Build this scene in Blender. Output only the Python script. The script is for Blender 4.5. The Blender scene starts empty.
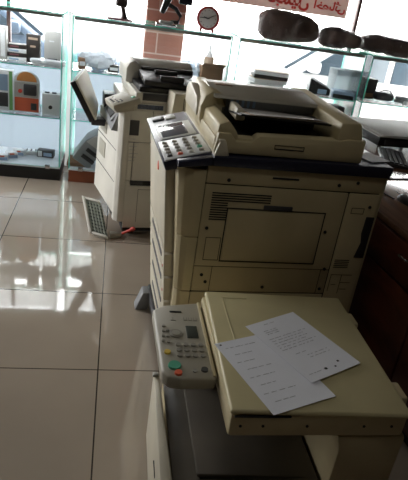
import bpy, bmesh, math, random
from mathutils import Vector, Matrix, noise
random.seed(7)
scene = bpy.context.scene
COL = scene.collection
PI = math.pi

# ------------------------------------------------------------------ materials
def mat(name, col, rough=.5, metal=0, var=.12, vscale=6, bump=0, bscale=40, spec=.5, coat=0, col2=None):
    m = bpy.data.materials.new(name); m.use_nodes = True
    nt = m.node_tree; b = nt.nodes['Principled BSDF']
    b.inputs['Roughness'].default_value = rough; b.inputs['Metallic'].default_value = metal
    b.inputs['Specular IOR Level'].default_value = spec; b.inputs['Coat Weight'].default_value = coat
    tc = nt.nodes.new('ShaderNodeTexCoord')
    n = nt.nodes.new('ShaderNodeTexNoise'); n.inputs['Scale'].default_value = vscale; n.inputs['Detail'].default_value = 5
    nt.links.new(tc.outputs['Object'], n.inputs['Vector'])
    r = nt.nodes.new('ShaderNodeValToRGB')
    c2 = col2 or tuple(c*(1-var) for c in col)
    r.color_ramp.elements[0].position = .35; r.color_ramp.elements[1].position = .62
    r.color_ramp.elements[0].color = (*c2, 1); r.color_ramp.elements[1].color = (*col, 1)
    nt.links.new(n.outputs['Fac'], r.inputs['Fac']); nt.links.new(r.outputs['Color'], b.inputs['Base Color'])
    if bump:
        n2 = nt.nodes.new('ShaderNodeTexNoise'); n2.inputs['Scale'].default_value = bscale
        nt.links.new(tc.outputs['Object'], n2.inputs['Vector'])
        bp = nt.nodes.new('ShaderNodeBump'); bp.inputs['Strength'].default_value = bump; bp.inputs['Distance'].default_value = .01
        nt.links.new(n2.outputs['Fac'], bp.inputs['Height']); nt.links.new(bp.outputs['Normal'], b.inputs['Normal'])
    return m

def glass_mat(name, tint=(1, 1, 1), refl=1.0):
    m = bpy.data.materials.new(name); m.use_nodes = True; nt = m.node_tree
    for n in list(nt.nodes): nt.nodes.remove(n)
    o = nt.nodes.new('ShaderNodeOutputMaterial'); t = nt.nodes.new('ShaderNodeBsdfTransparent'); g = nt.nodes.new('ShaderNodeBsdfGlossy')
    t.inputs['Color'].default_value = (*tint, 1); g.inputs['Roughness'].default_value = .02
    f = nt.nodes.new('ShaderNodeFresnel'); f.inputs['IOR'].default_value = 1.35
    mu = nt.nodes.new('ShaderNodeMath'); mu.operation = 'MULTIPLY'; mu.inputs[1].default_value = refl
    mx = nt.nodes.new('ShaderNodeMixShader')
    nt.links.new(f.outputs[0], mu.inputs[0]); nt.links.new(mu.outputs[0], mx.inputs[0])
    nt.links.new(t.outputs[0], mx.inputs[1]); nt.links.new(g.outputs[0], mx.inputs[2]); nt.links.new(mx.outputs[0], o.inputs[0])
    return m

def film_mat(name, col, clear=.6, scale=14, low=.25):
    """thin wrinkled see-through plastic: clear film with milky creases"""
    m = bpy.data.materials.new(name); m.use_nodes = True; nt = m.node_tree
    b = nt.nodes['Principled BSDF']; b.inputs['Base Color'].default_value = (*col, 1); b.inputs['Roughness'].default_value = .22
    o = nt.nodes['Material Output']; t = nt.nodes.new('ShaderNodeBsdfTransparent'); mx = nt.nodes.new('ShaderNodeMixShader')
    tc = nt.nodes.new('ShaderNodeTexCoord'); n = nt.nodes.new('ShaderNodeTexNoise'); n.inputs['Scale'].default_value = scale
    n.inputs['Detail'].default_value = 4; n.inputs['Distortion'].default_value = 1.5
    r = nt.nodes.new('ShaderNodeValToRGB'); r.color_ramp.elements[0].position = .42; r.color_ramp.elements[1].position = .75
    r.color_ramp.elements[0].color = (clear, clear, clear, 1); r.color_ramp.elements[1].color = (low, low, low, 1)
    nt.links.new(tc.outputs['Object'], n.inputs['Vector']); nt.links.new(n.outputs['Fac'], r.inputs['Fac'])
    nt.links.new(r.outputs['Color'], mx.inputs[0]); nt.links.new(b.outputs[0], mx.inputs[1]); nt.links.new(t.outputs[0], mx.inputs[2])
    nt.links.new(mx.outputs[0], o.inputs[0])
    bp = nt.nodes.new('ShaderNodeBump'); bp.inputs['Strength'].default_value = .6; bp.inputs['Distance'].default_value = .02
    nt.links.new(n.outputs['Fac'], bp.inputs['Height']); nt.links.new(bp.outputs['Normal'], b.inputs['Normal'])
    return m

def frosted_mat(name, col, clear=.25, trans=.55):
    m = bpy.data.materials.new(name); m.use_nodes = True; nt = m.node_tree
    for n in list(nt.nodes): nt.nodes.remove(n)
    o = nt.nodes.new('ShaderNodeOutputMaterial'); d = nt.nodes.new('ShaderNodeBsdfDiffuse'); t = nt.nodes.new('ShaderNodeBsdfTranslucent')
    tr = nt.nodes.new('ShaderNodeBsdfTransparent')
    for n in (d, t): n.inputs['Color'].default_value = (*col, 1)
    tr.inputs['Color'].default_value = (.8, .92, 1, 1)
    m1 = nt.nodes.new('ShaderNodeMixShader'); m1.inputs[0].default_value = trans
    m2 = nt.nodes.new('ShaderNodeMixShader'); m2.inputs[0].default_value = clear
    nt.links.new(d.outputs[0], m1.inputs[1]); nt.links.new(t.outputs[0], m1.inputs[2])
    nt.links.new(m1.outputs[0], m2.inputs[1]); nt.links.new(tr.outputs[0], m2.inputs[2]); nt.links.new(m2.outputs[0], o.inputs[0])
    return m

def tile_mat():
    m = bpy.data.materials.new('glazed_floor_tiles'); m.use_nodes = True; nt = m.node_tree; b = nt.nodes['Principled BSDF']
    b.inputs['Roughness'].default_value = .06; b.inputs['IOR'].default_value = 1.82
    tc = nt.nodes.new('ShaderNodeTexCoord'); mp = nt.nodes.new('ShaderNodeMapping')
    S = .6075
    mp.inputs['Location'].default_value = (-.0056/S, -1.844/S, 0); mp.inputs['Scale'].default_value = (1/S, 1/S, 1)
    nt.links.new(tc.outputs['Object'], mp.inputs['Vector'])
    br = nt.nodes.new('ShaderNodeTexBrick'); br.offset = 0; br.inputs['Scale'].default_value = 1
    br.inputs['Brick Width'].default_value = 1; br.inputs['Row Height'].default_value = 1; br.inputs['Mortar Size'].default_value = .0048
    br.inputs['Mortar Smooth'].default_value = .1
    br.inputs['Color1'].default_value = (.52, .44, .355, 1); br.inputs['Color2'].default_value = (.50, .42, .34, 1)
    br.inputs['Mortar'].default_value = (.06, .05, .042, 1)
    nt.links.new(mp.outputs[0], br.inputs['Vector'])
    n = nt.nodes.new('ShaderNodeTexNoise'); n.inputs['Scale'].default_value = 2.2; n.inputs['Detail'].default_value = 6
    nt.links.new(tc.outputs['Object'], n.inputs['Vector'])
    mx = nt.nodes.new('ShaderNodeMixRGB'); mx.blend_type = 'MULTIPLY'; mx.inputs[0].default_value = .25
    nt.links.new(br.outputs['Color'], mx.inputs[1]); nt.links.new(n.outputs['Fac'], mx.inputs[2]); nt.links.new(mx.outputs[0], b.inputs['Base Color'])
    rr = nt.nodes.new('ShaderNodeMapRange'); rr.inputs['To Min'].default_value = .025; rr.inputs['To Max'].default_value = .075
    nt.links.new(n.outputs['Fac'], rr.inputs['Value']); nt.links.new(rr.outputs[0], b.inputs['Roughness'])
    n2 = nt.nodes.new('ShaderNodeTexNoise'); n2.inputs['Scale'].default_value = 5
    nt.links.new(tc.outputs['Object'], n2.inputs['Vector'])
    bp = nt.nodes.new('ShaderNodeBump'); bp.inputs['Strength'].default_value = .02; bp.inputs['Distance'].default_value = .01
    nt.links.new(n2.outputs['Fac'], bp.inputs['Height']); nt.links.new(bp.outputs[0], b.inputs['Normal'])
    return m

def wood_mat(name, c1, c2, rough=.25):
    m = bpy.data.materials.new(name); m.use_nodes = True; nt = m.node_tree; b = nt.nodes['Principled BSDF']
    b.inputs['Roughness'].default_value = rough
    tc = nt.nodes.new('ShaderNodeTexCoord'); mp = nt.nodes.new('ShaderNodeMapping'); mp.inputs['Scale'].default_value = (12, 1.2, 3)
    n = nt.nodes.new('ShaderNodeTexNoise'); n.inputs['Scale'].default_value = 3; n.inputs['Detail'].default_value = 8; n.inputs['Distortion'].default_value = .8
    r = nt.nodes.new('ShaderNodeValToRGB'); r.color_ramp.elements[0].color = (*c1, 1); r.color_ramp.elements[1].color = (*c2, 1)
    r.color_ramp.elements[0].position = .35; r.color_ramp.elements[1].position = .65
    nt.links.new(tc.outputs['Object'], mp.inputs[0]); nt.links.new(mp.outputs[0], n.inputs['Vector']); nt.links.new(n.outputs['Fac'], r.inputs[0])
    nt.links.new(r.outputs[0], b.inputs['Base Color'])
    return m

def brick_mat():
    m = bpy.data.materials.new('column_tiles'); m.use_nodes = True; nt = m.node_tree; b = nt.nodes['Principled BSDF']
    b.inputs['Roughness'].default_value = .5
    tc = nt.nodes.new('ShaderNodeTexCoord'); sp = nt.nodes.new('ShaderNodeSeparateXYZ'); cb = nt.nodes.new('ShaderNodeCombineXYZ')
    nt.links.new(tc.outputs['Object'], sp.inputs[0]); nt.links.new(sp.outputs['X'], cb.inputs['X']); nt.links.new(sp.outputs['Z'], cb.inputs['Y'])
    br = nt.nodes.new('ShaderNodeTexBrick'); br.offset = .5; br.inputs['Scale'].default_value = 1
    br.inputs['Brick Width'].default_value = .6; br.inputs['Row Height'].default_value = .16; br.inputs['Mortar Size'].default_value = .006
    br.inputs['Color1'].default_value = (.42, .17, .12, 1); br.inputs['Color2'].default_value = (.36, .14, .10, 1); br.inputs['Mortar'].default_value = (.62, .45, .38, 1)
    nt.links.new(cb.outputs[0], br.inputs['Vector']); nt.links.new(br.outputs['Color'], b.inputs['Base Color'])
    return m

M = {}
M['tile'] = tile_mat()
M['wall'] = mat('wall_paint', (.135, .11, .075), .8, var=.06, vscale=2)
M['ceil'] = mat('ceiling_paint', (.17, .15, .12), .85, var=.05, vscale=2)
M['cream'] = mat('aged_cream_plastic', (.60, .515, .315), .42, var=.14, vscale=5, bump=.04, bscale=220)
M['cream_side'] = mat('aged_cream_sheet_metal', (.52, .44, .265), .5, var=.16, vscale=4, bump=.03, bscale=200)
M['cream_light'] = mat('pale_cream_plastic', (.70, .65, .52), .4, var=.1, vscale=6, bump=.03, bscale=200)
M['offwhite'] = mat('off_white_plastic', (.72, .70, .63), .42, var=.12, vscale=5, bump=.03, bscale=200)
M['lid'] = mat('yellowed_lid_plastic', (.61, .54, .31), .38, var=.13, vscale=4, bump=.03, bscale=180)
M['panelgrey'] = mat('grey_panel_plastic', (.44, .415, .34), .4, var=.08)
M['keycap'] = mat('matt_black_keycap', (.02, .02, .022), .75)
M['navy'] = mat('navy_plastic', (.016, .018, .04), .34, var=.2, vscale=9)
M['black'] = mat('black_plastic', (.018, .018, .02), .38, var=.3, vscale=8)
M['char'] = mat('charcoal_plastic', (.055, .055, .06), .45, var=.25)
M['gap'] = mat('dark_chassis', (.012, .012, .012), .7, var=.1)
M['screen'] = mat('lcd_screen', (.20, .21, .24), .12, var=.15, vscale=3)
M['lcd'] = mat('small_lcd', (.075, .085, .075), .2, var=.1)
M['btn'] = mat('pale_button', (.62, .62, .58), .4, var=.05)
M['btngrey'] = mat('grey_button', (.31, .295, .25), .45, var=.05)
M['btndark'] = mat('dark_button', (.06, .06, .06), .4, var=.05)
M['green'] = mat('green_button', (.10, .42, .27), .4, var=.05)
M['red'] = mat('red_plastic', (.62, .06, .04), .4, var=.08)
M['orange'] = mat('orange_button', (.85, .16, .08), .4, var=.05)
M['yellow'] = mat('yellow_button', (.80, .58, .10), .4, var=.05)
M['paper'] = mat('white_paper', (.84, .86, .92), .8, var=.03, vscale=9)
M['ink'] = mat('grey_print', (.52, .53, .57), .8, var=.3, vscale=60)
M['inkdark'] = mat('black_print', (.03, .03, .035), .8)
M['alu'] = mat('white_aluminium', (.72, .74, .74), .35, var=.05)
M['alugrey'] = mat('brushed_aluminium', (.55, .56, .56), .3, metal=.8, var=.1)
M['glass'] = glass_mat('clear_glass', (.985, .995, .993), .8)
M['glass_edge'] = frosted_mat('green_glass_edge', (.16, .66, .52), .05)
M['window_glass'] = glass_mat('window_glass', (.99, .99, .99), .6)
M['frost'] = frosted_mat('frosted_blue_panel', (.52, .56, .595), .14)
M['frost_white'] = frosted_mat('milky_joint_strip', (.72, .73, .72), .02)
M['led'] = mat('led_tube', (.9, .9, .9), .4)
M['led'].node_tree.nodes['Principled BSDF'].inputs['Emission Color'].default_value = (.95, .98, 1, 1)
M['led'].node_tree.nodes['Principled BSDF'].inputs['Emission Strength'].default_value = 2
M['plinth_black'] = mat('black_plinth', (.012, .011, .012), .45, var=.3)
M['plinth_red'] = mat('red_wood_plinth', (.20, .055, .02), .4, var=.35, vscale=5)
M['pale_floor'] = mat('pale_cabinet_board', (.66, .70, .75), .3, var=.05)
M['wood'] = wood_mat('dark_red_wood', (.05, .012, .007), (.13, .035, .018), .28)
M['woodtop'] = wood_mat('polished_brown_top', (.10, .05, .03), (.20, .10, .06), .14)
M['column'] = brick_mat()
M['bagbrown'] = mat('brown_fabric', (.105, .066, .056), .7, var=.3, vscale=12, bump=.5, bscale=30)
M['film'] = film_mat('clear_plastic_film', (.70, .64, .62), .985, 7, .55)
M['filmblue'] = film_mat('bluish_plastic_film', (.62, .74, .86), .35, 22)
M['milky_box'] = frosted_mat('milky_box_plastic', (.74, .76, .77), .12)
M['filmwhite'] = film_mat('milky_plastic_film', (.85, .88, .92), .4, 18)
M['cardboard'] = mat('brown_cardboard', (.28, .16, .09), .8, var=.2)
M['darkbox'] = mat('dark_brown_card', (.038, .031, .027), .6, var=.25)
M['greycard'] = mat('grey_card', (.55, .54, .52), .6, var=.1)
M['whitecard'] = mat('white_card', (.82, .83, .85), .55, var=.05)
M['bluecard'] = mat('pale_blue_card', (.30, .42, .58), .5, var=.1)
M['orangecard'] = mat('orange_card', (.80, .33, .10), .5, var=.06)
M['redcard'] = mat('red_orange_card', (.75, .14, .06), .5, var=.06)
M['greencard'] = mat('green_card', (.20, .48, .16), .5, var=.06)
M['tan'] = mat('tan_card', (.50, .38, .28), .6, var=.1)
M['steel'] = mat('polished_steel', (.62, .63, .65), .2, metal=1, var=.05)
M['clockred'] = mat('red_clock_case', (.42, .05, .05), .35, var=.1)
M['clockface'] = mat('grey_clock_face', (.62, .59, .58), .5, var=.05)
M['vinyl'] = frosted_mat('pink_white_vinyl', (.78, .62, .57), .0, .14)
M['redink'] = frosted_mat('red_vinyl_lettering', (.62, .06, .05), .0, .08)
M['mullion'] = mat('brown_window_frame', (.10, .045, .04), .5, var=.2)
M['carpaint'] = mat('pale_blue_car_paint', (.10, .14, .20), .3, var=.08)
M['carwhite'] = mat('white_car_paint', (.62, .62, .62), .3, var=.04)
M['carglass'] = mat('car_window_glass', (.06, .085, .11), .25, var=.2, vscale=3)
M['tyre'] = mat('tyre_rubber', (.04, .04, .042), .8, var=.2)
M['street'] = mat('pale_paving', (.42, .42, .42), .85, var=.15, vscale=3)
M['grid'] = mat('grey_green_ribbed_plastic', (.33, .36, .30), .5, var=.15, vscale=8)
M['greyplastic'] = mat('mid_grey_plastic', (.27, .28, .29), .45, var=.1)
M['traygrey'] = mat('brown_grey_tray', (.14, .122, .096), .5, var=.15)
M['stickerblue'] = mat('blue_grey_label', (.10, .13, .20), .5, var=.6, vscale=120)
M['foot'] = mat('dark_bronze_plastic', (.05, .03, .03), .4, var=.2)
M['plum'] = mat('plum_base', (.22, .09, .10), .5, var=.2)

# ------------------------------------------------------------------ geometry
class G:
    def __init__(s): s.bm = bmesh.new(); s.mats = []
    def _add(s, t, m, bev=0, seg=2, X=None):
        if bev:
            bmesh.ops.bevel(t, geom=t.edges[:], offset=bev, segments=seg, affect='EDGES', profile=.5, clamp_overlap=True)
        if m not in s.mats: s.mats.append(m)
        i = s.mats.index(m)
        for f in t.faces: f.material_index = i
        if X is not None: bmesh.ops.transform(t, matrix=X, verts=t.verts[:])
        me = bpy.data.meshes.new('t'); t.to_mesh(me); t.free(); s.bm.from_mesh(me); bpy.data.meshes.remove(me)
        return s
    def box(s, x0, x1, y0, y1, z0, z1, m, bev=0, X=None, seg=2):
        t = bmesh.new(); bmesh.ops.create_cube(t, size=1)
        bmesh.ops.scale(t, vec=(x1-x0, y1-y0, z1-z0), verts=t.verts[:]); bmesh.ops.translate(t, vec=((x0+x1)/2, (y0+y1)/2, (z0+z1)/2), verts=t.verts[:])
        return s._add(t, m, bev, seg, X)
    def prism(s, pts, axis, a, b, m, bev=0, X=None, seg=2):
        """pts: 2-D outline; axis 'x': (y,z), 'y': (x,z), 'z': (x,y)"""
        t = bmesh.new()
        def P(u, v, w): return {'x': (w, u, v), 'y': (u, w, v), 'z': (u, v, w)}[axis]
        A = [t.verts.new(P(u, v, a)) for u, v in pts]; B = [t.verts.new(P(u, v, b)) for u, v in pts]
        t.faces.new(A); t.faces.new(B)
        n = len(pts)
        for i in range(n): t.faces.new((A[i], A[(i+1) % n], B[(i+1) % n], B[i]))
        bmesh.ops.recalc_face_normals(t, faces=t.faces[:])
        return s._add(t, m, bev, seg, X)
    def hexa(s, p, m, bev=0, X=None, seg=2):
        """eight corners: bottom ring 0-3, top ring 4-7"""
        t = bmesh.new(); v = [t.verts.new(q) for q in p]
        for f in ((0, 1, 2, 3), (4, 5, 6, 7), (0, 1, 5, 4), (1, 2, 6, 5), (2, 3, 7, 6), (3, 0, 4, 7)): t.faces.new([v[i] for i in f])
        bmesh.ops.recalc_face_normals(t, faces=t.faces[:])
        return s._add(t, m, bev, seg, X)
    def cyl(s, p0, p1, r0, r1, m, n=20, bev=0):
        p0 = Vector(p0); p1 = Vector(p1); d = p1-p0
        t = bmesh.new(); bmesh.ops.create_cone(t, cap_ends=True, segments=n, radius1=r0, radius2=r1, depth=d.length)
        X = Matrix.Translation((p0+p1)/2) @ d.to_track_quat('Z', 'Y').to_matrix().to_4x4()
        return s._add(t, m, bev, 2, X)
    def tube(s, pts, r, m, n=10):
        pts = [Vector(p) for p in pts]; t = bmesh.new(); rings = []
        R = r if isinstance(r, (list, tuple)) else [r]*len(pts)
        for i, p in enumerate(pts):
            d = (pts[min(i+1, len(pts)-1)]-pts[max(i-1, 0)]).normalized(); q = d.to_track_quat('Z', 'Y')
            rings.append([t.verts.new(p + q @ Vector((R[i]*math.cos(2*PI*k/n), R[i]*math.sin(2*PI*k/n), 0))) for k in range(n)])
        for a, b in zip(rings, rings[1:]):
            for k in range(n): t.faces.new((a[k], a[(k+1) % n], b[(k+1) % n], b[k]))
        t.faces.new(rings[0]); t.faces.new(rings[-1]); bmesh.ops.recalc_face_normals(t, faces=t.faces[:])
        return s._add(t, m)
    def ball(s, c, r, m, n=20, e=1.0, X=None, disp=0, dscale=6, seed=0):
        """superellipsoid; e<1 gives boxier shapes; disp wrinkles it"""
        t = bmesh.new(); bmesh.ops.create_uvsphere(t, u_segments=n*2, v_segments=n, radius=1)
        for v in t.verts:
            q = v.co.copy(); f = lambda w: math.copysign(abs(w)**e, w)
            rad = max(abs(q.x), abs(q.y)); 
            q = Vector((f(q.x), f(q.y), f(q.z)))
            p = Vector((q.x*r[0], q.y*r[1], q.z*r[2]))
            if disp:
                k = noise.fractal(p*dscale+Vector((seed*7.3, seed*3.1, seed)), .9, 2.1, 4)
                k2 = abs(noise.noise(p*dscale*1.7+Vector((seed, 5, 2))))
                p += p.normalized()*disp*(k-.9*k2)
            v.co = p+Vector(c)
        return s._add(t, m, 0, 2, X)
    def build(s, name, parent=None, smooth=True):
        me = bpy.data.meshes.new(name); s.bm.to_mesh(me); s.bm.free()
        for k in s.mats: me.materials.append(M[k])
        if smooth:
            for p in me.polygons: p.use_smooth = True
            me.set_sharp_from_angle(angle=math.radians(32))
        o = bpy.data.objects.new(name, me); COL.objects.link(o)
        if parent: o.parent = parent
        return o

def tag(o, label, cat, group=None):
    o['label'] = label; o['category'] = cat
    if group: o['group'] = group
    return o
def thing(name, label, cat, loc=(0, 0, 0), rz=0, group=None):
    o = bpy.data.objects.new(name, None); COL.objects.link(o); o.empty_display_size = .1
    o.location = loc; o.rotation_euler = (0, 0, rz)
    return tag(o, label, cat, group)
def struct(o): o['kind'] = 'structure'; return o
def plabel(o, s): o['label'] = s; return o
def copy_tree(o, parent=None):
    c = o.copy(); COL.objects.link(c)
    if parent: c.parent = parent
    for ch in [x for x in bpy.data.objects if x.parent == o]: copy_tree(ch, c)
    return c
def rot(ax, deg, about=(0, 0, 0)):
    return Matrix.Translation(about) @ Matrix.Rotation(math.radians(deg), 4, ax) @ Matrix.Translation(-Vector(about))

# ------------------------------------------------------------------ the room
XL, XR, YB, YW, ZC = -2.7, 3.3, -2.6, 4.78, 3.15
struct(G().box(XL-.1, XR+.1, YB-.1, YW+.06, -.1, 0, 'tile').build('floor'))
struct(G().box(XL-.1, XR+.1, YB-.1, YW+.06, ZC, ZC+.1, 'ceil').build('ceiling'))
struct(G().box(XL-.1, XL, YB, 3.2, 0, ZC, 'wall').box(XL-.1, XL, 4.6, YW+.06, 0, ZC, 'wall').box(XL-.1, XL, 3.2, 4.6, 2.4, ZC, 'wall').box(XL-.1, XL, 3.2, 4.6, 0, .12, 'wall').build('wall_left'))
win2 = struct(G().box(XL-.09, XL-.01, 3.2, 3.24, .12, 2.4, 'mullion', .003).box(XL-.09, XL-.01, 4.56, 4.6, .12, 2.4, 'mullion', .003).box(XL-.09, XL-.01, 3.88, 3.92, .12, 2.4, 'mullion', .003).box(XL-.09, XL-.01, 3.24, 4.56, .12, .16, 'mullion', .003).box(XL-.09, XL-.01, 3.24, 4.56, 2.36, 2.4, 'mullion', .003).build('window_2'))
for a, b in ((3.24, 3.88), (3.92, 4.56)): G().box(XL-.052, XL-.046, a, b, .16, 2.36, 'window_glass').build('pane', win2, False)
struct(G().box(XR, XR+.1, YB, YW+.06, 0, ZC, 'wall').build('wall_right'))
struct(G().box(XL, XR, YB-.1, YB, 0, ZC, 'wall').build('wall_back'))
struct(G().box(XL, XR, YW, YW+.06, 1.70, ZC, 'wall').build('wall_front'))
win = struct(G().box(XL, XR, YW+.005, YW+.045, 0, .06, 'alu').box(XL, XR, YW+.005, YW+.045, 1.67, 1.70, 'alu').build('window_1'))
g = G()
for x in (-2.62, -.855, 1.99, 3.22): g.box(x-.014, x+.014, YW-.005, YW+.05, .06, 1.67, 'mullion', .003)
g.build('window_frame', win)
for a, b in ((-2.606, -.869), (-.841, 1.976), (2.004, 3.206)):
    G().box(a, b, YW+.022, YW+.028, .06, 1.67, 'window_glass').build('pane', win, False)
struct(G().box(.205, .505, 4.52, 4.74, 0, ZC, 'column', .004).build('pillar'))
struct(G().box(-30, 40, YW+.07, 40, -.25, -.12, 'street').box(-30, XL-.11, -20, YW+.07, -.25, -.12, 'street').build('pavement'))

# banner lettering stuck on the window, read from the street
ban = thing('window_sticker', 'pink white window sticker with red mirrored lettering above the brown bags', 'sticker', (1.25, YW+.018, 1.40))
G().box(-.62, .645, -.001, .003, 0, .265, 'vinyl').build('vinyl_sheet', ban, False)
def lettering(txt, x_left, z_base, width, name):
    c = bpy.data.curves.new(name, 'FONT'); c.body = txt; c.size = .2; c.offset = .0065; c.extrude = .001
    o = bpy.data.objects.new('tmp', c); COL.objects.link(o)
    dg = bpy.context.evaluated_depsgraph_get(); me = bpy.data.meshes.new_from_object(o.evaluated_get(dg)); bpy.data.objects.remove(o)
    xs = [v.co.x for v in me.vertices]; w = max(xs)-min(xs); k = width/w
    for v in me.vertices:
        x, y, z = v.co; v.co = (x_left + (max(xs)-x)*k, -.0035 - z, z_base + y*k*1.0)
    me.flip_normals(); me.materials.clear(); me.materials.append(M['redink'])
    r = bpy.data.objects.new(name, me); COL.objects.link(r); r.parent = ban; return r
lettering('\ufef0\ufe8b\ufe8e\ufebc\ufea7\ufe8d', .345, .05, .28, 'lettering')
lettering('\ufede\ufef4\ufee4\ufea0\ufe97', -.06, .05, .36, 'lettering')

# ------------------------------------------------------------------ parked cars in the street
def car(name, label, loc, rz, paint, flip=1):
    t = thing(name, label, 'car', loc, rz)
    pr = [(-2.1, .3), (2.1, .3), (2.12, .62), (2.0, .74), (1.15, .86), (.45, 1.36), (.1, 1.43), (-1.0, 1.42), (-1.75, .98), (-2.08, .92), (-2.14, .6)]
    G().prism([(x*flip, z) for x, z in pr], 'y', -.82, .82, paint, .07, seg=3).build('body', t)
    wn = [((.95, .90), (.42, 1.30), (.0, 1.36), (.0, .90)), ((-.07, .90), (-.07, 1.36), (-.95, 1.34), (-1.35, .98), (-1.2, .9))]
    for w in wn:
        for s in (-1, 1): G().prism([(x*flip, z) for x, z in w], 'y', s*.815, s*.832, 'carglass', .004).build('window', t)
    G().hexa([(1.10*flip, -.68, .90), (1.10*flip, .68, .90), (.50*flip, .62, 1.33), (.50*flip, -.62, 1.33),
              (1.13*flip, -.68, .92), (1.13*flip, .68, .92), (.53*flip, .62, 1.35), (.53*flip, -.62, 1.35)], 'carglass').build('windscreen', t)
    for x in (-1.3, 1.35):
        for s in (-1, 1):
            w = G().cyl((x*flip, s*.66, .31), (x*flip, s*.85, .31), .31, .31, 'tyre', 28, .03).build('wheel', t)
            G().cyl((x*flip, s*.84, .31), (x*flip, s*.862, .31), .18, .17, 'steel', 20).build('hubcap', w)
    G().box(.85*flip-.06, .85*flip+.06, -.98, -.80, .92, 1.04, paint, .03).build('mirror', t)
    return t
car('parked_car', 'blue grey car parked outside behind the phone box showcase', (-1.95, 6.95, -.12), math.radians(4), 'carpaint')
car('parked_car', 'white car parked outside behind the right hand showcases', (3.0, 6.75, -.12), math.radians(-3), 'carwhite', -1)

# ------------------------------------------------------------------ showcases
YF, YD, ZT = 4.05, 4.47, 1.2
def showcase(label, x0, x1, plinth, shelves, frost_top, led=0):
    t = thing('glass_showcase', label, 'showcase', ((x0+x1)/2, YF, 0), 0, 'glass showcases along the shop window')
    w = (x1-x0)/2; d = YD-YF
    G().box(-w, w, .02, d, 0, .10, plinth, .003).build('plinth', t)
    G().box(-w, w, .0, d, .10, .112, 'pale_floor', .001).build('floor_board', t)
    def pane(name, a, b, c, e, f, h, par=t):
        g = G().box(a, b, c, e, f, h, 'glass')
        g.mats.append('glass_edge'); dims = (b-a, e-c, h-f); k = dims.index(min(dims)); g.bm.normal_update()
        for fc in g.bm.faces:
            if abs(fc.normal[k]) < .5: fc.material_index = 1
        return g.build(name, par, False)
    pane('glass_top', -w, w, 0, d, ZT-.008, ZT)
    G().box(-w+.01, w-.01, .006, .02, ZT-.03, ZT-.009, 'alugrey', .002).build('top_rail', t)
    G().box(-w+.01, w-.01, d-.02, d, ZT-.03, ZT-.009, 'alugrey', .002).build('top_rail', t)
    for s in (-1, 1): pane('side_pane', min(s*w, s*(w-.008)), max(s*w, s*(w-.008)), .0, d, .113, ZT-.009)
    pane('front_pane', -w+.010, w-.010, -.004, .002, .114, ZT-.032)
    for z in shelves: pane('shelf', -w+.005, w-.005, .012, d-.02, z-.008, z)
    pane('back_pane', -w+.010, w-.010, d-.014, d-.008, frost_top+.002, ZT-.032)
    G().box(-w+.010, w-.010, d-.014, d-.008, .114, frost_top, 'frost').build('back_panel', t)
    if led:
        G().box(-w+.05, w-.05, .022, .034, ZT-.026, ZT-.012, 'led', .002).build('led_strip', t)
        l = bpy.data.lights.new('led_strip_lamp', 'AREA'); l.shape = 'RECTANGLE'; l.size = 2*w-.1; l.size_y = .015; l.energy = led; l.color = (.95, .98, 1)
        lo_ = bpy.data.objects.new('led_strip_lamp', l); COL.objects.link(lo_); lo_.parent = t; lo_.location = (0, .036, ZT-.03); lo_.rotation_euler = (math.radians(28), 0, 0)
    for s in (-1, 1):
        G().box(s*(w-.09)-.018, s*(w-.09)+.018, -.012, .012, .098, .128, 'steel', .004).build('clip', t)
    return t
SA = showcase('leftmost glass showcase on black plinth holding phone boxes and blister packs', -1.46, -.370, 'plinth_black', (.483, .836), .83, 2.6)
G().box(.5475, .6, .39, .405, .0, 1.19, 'frost_white', .001).build('joint_strip', SA)
SB = showcase('glass showcase on red wood plinth behind the far copier, clock on top', -.307, .805, 'plinth_red', (.483, .834), .81, 1.8)
SC = showcase('glass showcase under the two left brown bags, paper stacks inside', .857, 1.832, 'plinth_red', (.483, .850), .30)
SD = showcase('rightmost glass showcase under the right end brown bag', 1.880, 2.92, 'plinth_red', (.483, .850), .30)

# ---- things in the leftmost showcase
def carton(name, label, cat, loc, size, m, rz=0, face=None, group=None):
    """a box with a printed face: lid flap seam and panel marks as parts"""
    t = thing(name, label, cat, loc, math.radians(rz), group)
    x, y, z = size
    G().box(-x/2, x/2, -y/2, y/2, 0, z, m, min(size)*.04).build('box_body', t)
    for (a, b, c, d, mm, nm) in face or []:
        G().box(-x/2+a*x, -x/2+b*x, -y/2-.0012, -y/2+.001, c*z, d*z, mm).build(nm, t)
    return t
carton('phone_box', 'black phone box standing on the upper shelf of the leftmost showcase', 'box', (-.583, 4.20, .836), (.092, .05, .19), 'darkbox', -4,
       [(.15, .85, .82, .9, 'tan', 'printed_panel'), (.3, .7, .55, .62, 'tan', 'printed_panel'), (.15, .85, .12, .2, 'btndark', 'printed_panel')])
carton('phone_box', 'grey phone box standing right of the black one on the upper shelf', 'box', (-.452, 4.20, .836), (.112, .06, .225), 'greycard', 3,
       [(.2, .8, .14, .2, 'char', 'printed_panel'), (.3, .6, .7, .74, 'whitecard', 'printed_panel')])
carton('phone_box', 'tall pale grey box at the left frame edge, upper showcase shelf', 'box', (-.805, 4.20, .836), (.085, .07, .22), 'greycard', 0,
       [(.55, .9, .1, .9, 'whitecard', 'printed_panel')])
for k, (z, m, lab, wd) in enumerate(((.836, 'whitecard', 'lowest white box of the flat pile left of black phone box', .13), (.866, 'darkbox', 'dark flat box second from bottom beside the black phone box', .125),
                       (.893, 'whitecard', 'white flat box third from bottom beside the black phone box', .13), (.921, 'darkbox', 'dark flat box topping the pile beside the black phone box', .12))):
    carton('flat_box', lab, 'box', (-.694, 4.22, z), (wd, .10, .0265), m, (k % 2)*3-1, [(.1, .6, .3, .7, 'bluecard' if m == 'whitecard' else 'plum', 'printed_panel')], 'flat boxes in the leftmost showcase')
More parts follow.
